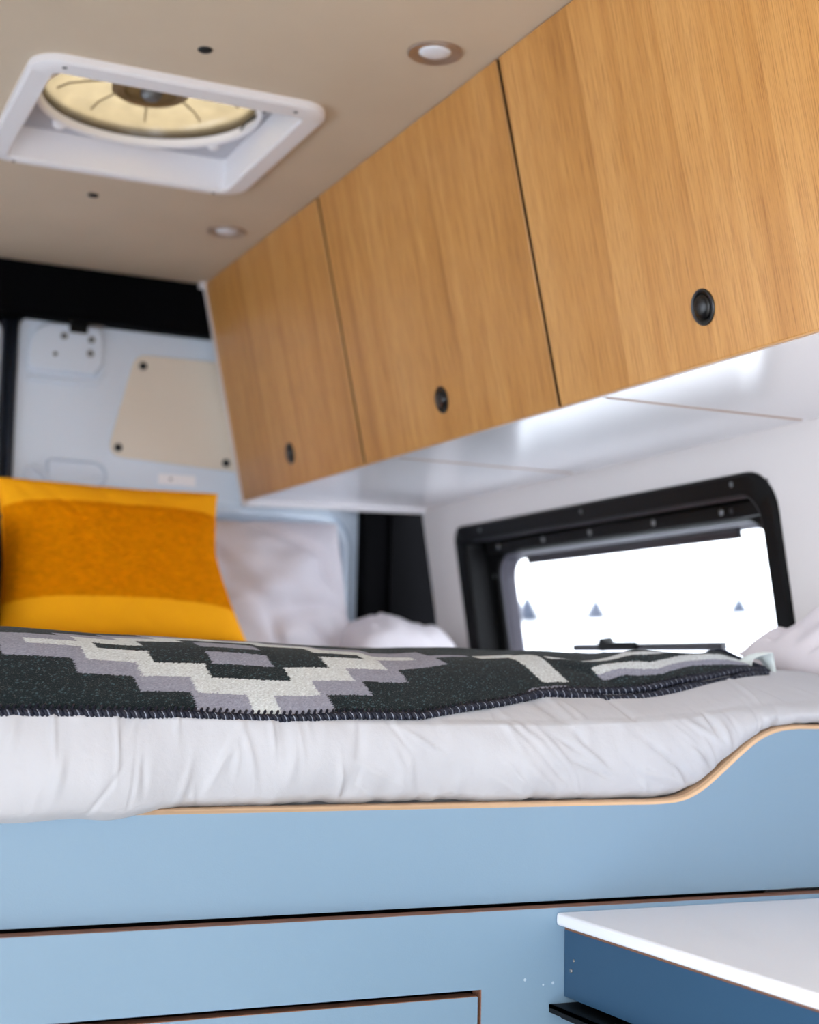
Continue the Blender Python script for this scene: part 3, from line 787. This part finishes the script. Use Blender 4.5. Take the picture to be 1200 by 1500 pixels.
ca.data.foreach_set('color', np.array(BC, dtype=np.float32).ravel())
so = bl.modifiers.new('thickness', 'SOLIDIFY'); so.thickness = .004; so.offset = -1

# overlocked border: twisted yarn along the edge with slanted stitches
def twisted(path, r, pitch, strand, ph):
    P = [Vector(p) for p in path]; out = []; L = 0
    for i, p in enumerate(P):
        if i: L += (P[i] - P[i - 1]).length
        tg = (P[min(i + 1, len(P) - 1)] - P[max(i - 1, 0)]).normalized()
        a = tg.cross(Vector((0, 0, 1))).normalized(); b = tg.cross(a)
        q = 2 * PI * L / pitch + ph
        out.append(tuple(p + a * r * math.cos(q) + b * r * math.sin(q)))
    return tube(out, strand, 5)
def resample(fn, a, b, step):
    n = int(abs(b - a) / step); return [fn(a + (b - a) * i / n) for i in range(n + 1)]
edge1 = resample(lambda x: blanket_pt(x, .0, .0035), -.27, XR, .0011)
edge2 = resample(lambda v: blanket_pt(XR, v, .0035), 0, .32, .0011)
full = edge1 + edge2[1:]
obj('stitched_border', join(twisted(full, .0023, .0085, .0021, 0), twisted(full, .0023, .0085, .0021, PI)), M['navy'], bl, True)['kind'] = 'stuff'
obj('glint_strand', twisted(full, .0028, .0085, .0008, PI / 2), M['glint_yarn'], bl, True)['kind'] = 'stuff'  # thin pale strand drawn as the glints on the navy yarn
st = []
def stitch(fa, fb, r=.0014):
    p, q = Vector(fa), Vector(fb); m = (p + q) / 2 + Vector((0, -.0006, .0012))
    return tube([p, p * .6 + m * .4, m, q * .6 + m * .4, q], [r * .7, r, r, r, r * .5], 5)
x = -.26
while x < XR - .004:
    st.append(stitch(blanket_pt(x, .000, .0045), blanket_pt(x + .0045, .0085 + random.uniform(-.001, .001), .0052))); x += .0062
v = .004
while v < .30:
    st.append(stitch(blanket_pt(XR, v, .0045), blanket_pt(XR - .0085, v + .0035, .0052))); v += .0062
obj('blanket_stitches', join(*st), M['navy'], bl, True)['kind'] = 'stuff'
# folded-under layer whose own edge shows below the right part
def under_edge(x): 
    p = Vector(blanket_pt(x, 0, .0035)); k = sm(.765, .86, x) * (1 - .5 * sm(1.04, XR, x))
    return tuple(p + Vector((0, -.0065 * k, -.0082 * k)))
e3 = resample(under_edge, .745, XR + .002, .0011)
obj('folded_border', join(twisted(e3, .0027, .0095, .0024, 0), twisted(e3, .0027, .0095, .0024, PI)), M['navy'], bl, True)['kind'] = 'stuff'
obj('folded_glint_strand', twisted(e3, .0032, .0095, .0010, PI / 2), M['glint_yarn'], bl, True)['kind'] = 'stuff'  # same painted glints along the folded edge
# satin care tag at the blanket corner
ct = Vector(blanket_pt(XR, .01))
def tagf(i, j):
    a = PI * (.02 + .96 * i)
    return (ct.x + .006 - .021 * math.cos(a) + .003 * math.sin(5 * j + 4 * i), ct.y - .002 + .026 * j + .004 * math.sin(3 * a), ct.z - .016 + (.034 - .006 * j) * math.sin(a) ** .7 + .002 * math.sin(11 * i + 5 * j))
tg = obj('care_tag', grid(tagf, 14, 10), M['tag'], bl, True)
tg['label'] = 'pale satin care tag'
tg.modifiers.new('thickness', 'SOLIDIFY').thickness = .0012

# ================================================================ PILLOWS AND CUSHIONS
def pillow(wd, ht, th, n=44, pinch=.05, seed=0., crease=0.0, power=2.4, shear=0.0, taper=0.0):
    """local: x across, z up, -y front; returns (front verts grid fn, verts, faces)"""
    def prof(u, v):
        e = max(0., (1 - abs(u) ** power)) * max(0., (1 - abs(v) ** power))
        return e ** .42
    def pos(u, v, sgn):
        px = u * (1 - pinch * (1 - v * v)) ; pz = v * (1 - pinch * (1 - u * u))
        f = prof(u, v)
        c = crease * (nz(u * 1.6 + seed, v * 1.6, seed) + .5 * nz(u * 4 + seed, v * 3.4, seed + 2) - .55 * math.exp(-(nz(u * 1.9 + v * 1.2 + seed, v * 1.1 - u * .5, seed + 6) / .10) ** 2)) * min(1, f * 1.6)
        return (px * wd / 2 + shear * (-v) * ht / 2 - taper * min(1., max(0., (v + 1) / 1.15)) ** .8 * max(0., (u + 1) / 2), -sgn * (th / 2 * f + c), pz * ht / 2)
    V, F = [], []; idx = {}
    us = [math.sin(.5 * PI * (2 * i / (n - 1) - 1)) * .6 + .4 * (2 * i / (n - 1) - 1) for i in range(n)]
    for s in (1, -1):
        for j in range(n):
            for i in range(n):
                edge = i in (0, n - 1) or j in (0, n - 1)
                if s == -1 and edge: idx[(s, i, j)] = idx[(1, i, j)]; continue
                idx[(s, i, j)] = len(V); V.append(pos(us[i], us[j], s))
        for j in range(n - 1):
            for i in range(n - 1):
                F.append(tuple(idx[(s, a, b)] for a, b in ((i, j), (i + 1, j), (i + 1, j + 1), (i, j + 1))))
    return V, F, pos
def place(geo, loc, lean=0, yaw=0, roll=0):
    Mx = Matrix.Translation(loc) @ Matrix.Rotation(yaw, 4, 'Z') @ Matrix.Rotation(-lean, 4, 'X') @ Matrix.Rotation(roll, 4, 'Y')
    return [tuple(Mx @ Vector(v)) for v in geo[0]], geo[1]
def cushion(name, size, loc, lean, yaw, roll, m, label, cat, seed=0., crease=.01, pinch=.05, n=44, group=None, shear=0, power=2.4, taper=0.0):
    g = pillow(*size, n=n, seed=seed, crease=crease, pinch=pinch, shear=shear, power=power, taper=taper)
    t = empty(name, (loc[0], loc[1], loc[2] - size[1] / 2))
    tag(t, label, cat, group)
    c = obj('cover', place(g, loc, lean, yaw, roll), m, t, True)
    return t, g
R_ = math.radians

# grey linen pillows against the doors
cushion('pillow', (.66, .36, .17), (.845, 2.83, .122), R_(14), 0, R_(-1), M['linen'], 'grey linen pillow standing against the rear door, right of the orange cushion', 'pillow', 3.1, .030, .04, 80, 'grey linen pillows', shear=.09)
cushion('pillow', (.66, .40, .15), (.130, 2.855, .155), R_(13), 0, 0, M['linen'], 'grey linen pillow mostly hidden behind the orange cushions at the left edge', 'pillow', 7.7, .014, .05, 40, 'grey linen pillows')
cushion('pillow', (.22, .22, .13), (1.240, 2.77, .042), R_(80), 0, 0, M['linen'], 'grey linen pillow lying flat in front of the black corner pillar', 'pillow', 1.3, .012, .03, 40, 'grey linen pillows')
cushion('pillow', (.22, .19, .12), (1.305, 1.475, .020), R_(84), R_(4), R_(-1), M['linen'], 'grey linen pillow at the right edge, under the window corner', 'pillow', 5.2, .030, .03, 60, 'grey linen pillows')

# orange cushion: velvet borders, plush middle
def plush_panel(pos, parent, loc, lean, yaw, roll, m, nu=150, nv=110):
    def f(i, j):
        u = -0.992 + 1.984 * i
        lo = -.60 - .10 * max(0, abs(u) - .55) ** 1.5; hi = .60 + .04 - .30 * max(0, abs(u) - .62) ** 1.6 * (1 if u < 0 else .3)
        v = lo + (hi - lo) * j
        p = pos(u, v, 1)
        edge = min(1, min(j, 1 - j) * 14) * min(1, min(i, 1 - i) * 22)
        h = .006 + .0035 * nz(u * 14, v * 44, 3) + .0022 * nz(u * 40, v * 90, 8)
        return (p[0], p[1] - h * max(.12, edge), p[2] + .0015 * nz(u * 30, v * 20, 1))
    return obj('plush_panel', place(grid(f, nu, nv), loc, lean, yaw, roll), m, parent, True)
OC = (.640, 2.610, .178)
t, g = cushion('orange_cushion', (.455, .300, .13), OC, R_(17), 0, R_(.3), M['orange'], 'square mustard orange cushion with plush middle and smooth bands, in full view', 'cushion', 2.2, .005, .06, 60, 'orange cushions', power=3.0, taper=.045)
plush_panel(g[2], t, OC, R_(17), 0, R_(.3), M['orange_fur'])
OC2 = (.205, 2.665, .175)
t, g = cushion('orange_cushion', (.455, .300, .13), OC2, R_(17), 0, 0, M['orange'], 'orange cushion of which only a sliver shows at the left edge', 'cushion', 4.2, .004, .045, 44, 'orange cushions', power=3.0)
plush_panel(g[2], t, OC2, R_(17), 0, 0, M['orange_fur'], 60, 50)
cushion('black_cushion', (.40, .24, .12), (.212, 2.53, .130), R_(12), 0, 0, M['black_fur'], 'black plush cushion just peeking in at the left edge', 'cushion', 6.1, .006, .03, 44, None, power=3.2)

# ================================================================ GALLEY (counter at the lower right)
CX = .7615
ctp = obj('countertop', box(CX, 1.400, .28, YL - .0008, -.2480, -.2355), M['counter'], None, False); bevel(ctp, .0032, 3)
tag(ctp, 'white slab countertop with eased edges meeting the blue bed base', 'countertop')
gl = empty('galley_cabinet', (1.09, .80, ZF)); tag(gl, 'dark blue galley cabinet under the white countertop', 'cabinet')
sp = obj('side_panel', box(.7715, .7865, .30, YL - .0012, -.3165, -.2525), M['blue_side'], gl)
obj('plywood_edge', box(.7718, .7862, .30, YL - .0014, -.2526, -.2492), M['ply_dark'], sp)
sx = .7715
for yy, zz, rr_ in ((1.268, -.2795, .0016), (1.273, -.2900, .0023)):
    obj('screw', lathe([(rr_, 0), (rr_, .0006), (rr_ * .5, .0012), (.0001, .0013)], (sx, yy, zz), (-1, 0, 0), 12), M['steel'], sp, True)
obj('drawer_runner', join(box(.7530, .800, .32, YL - .004, -.3255, -.3225), box(.7530, .7560, .32, YL - .004, -.3300, -.3225), box(.762, .80, .32, YL - .012, -.3345, -.3255)), M['black_soft'], gl)
obj('runner_bracket', join(box(.775, .83, .5, 1.245, -.352, -.338), box(.783, .83, .5, 1.255, -.372, -.352)), M['fridge'], gl)
obj('screw', lathe([(.002, 0), (.0016, .001), (.0001, .0015)], (.781, 1.238, -.338), (0, 0, 1), 10), M['steel'], gl, True)
obj('body', join(box(.80, 1.44, .30, 1.278, ZF, -.34), box(.83, 1.44, .30, 1.278, -.34, -.2505)), M['fridge'], gl)
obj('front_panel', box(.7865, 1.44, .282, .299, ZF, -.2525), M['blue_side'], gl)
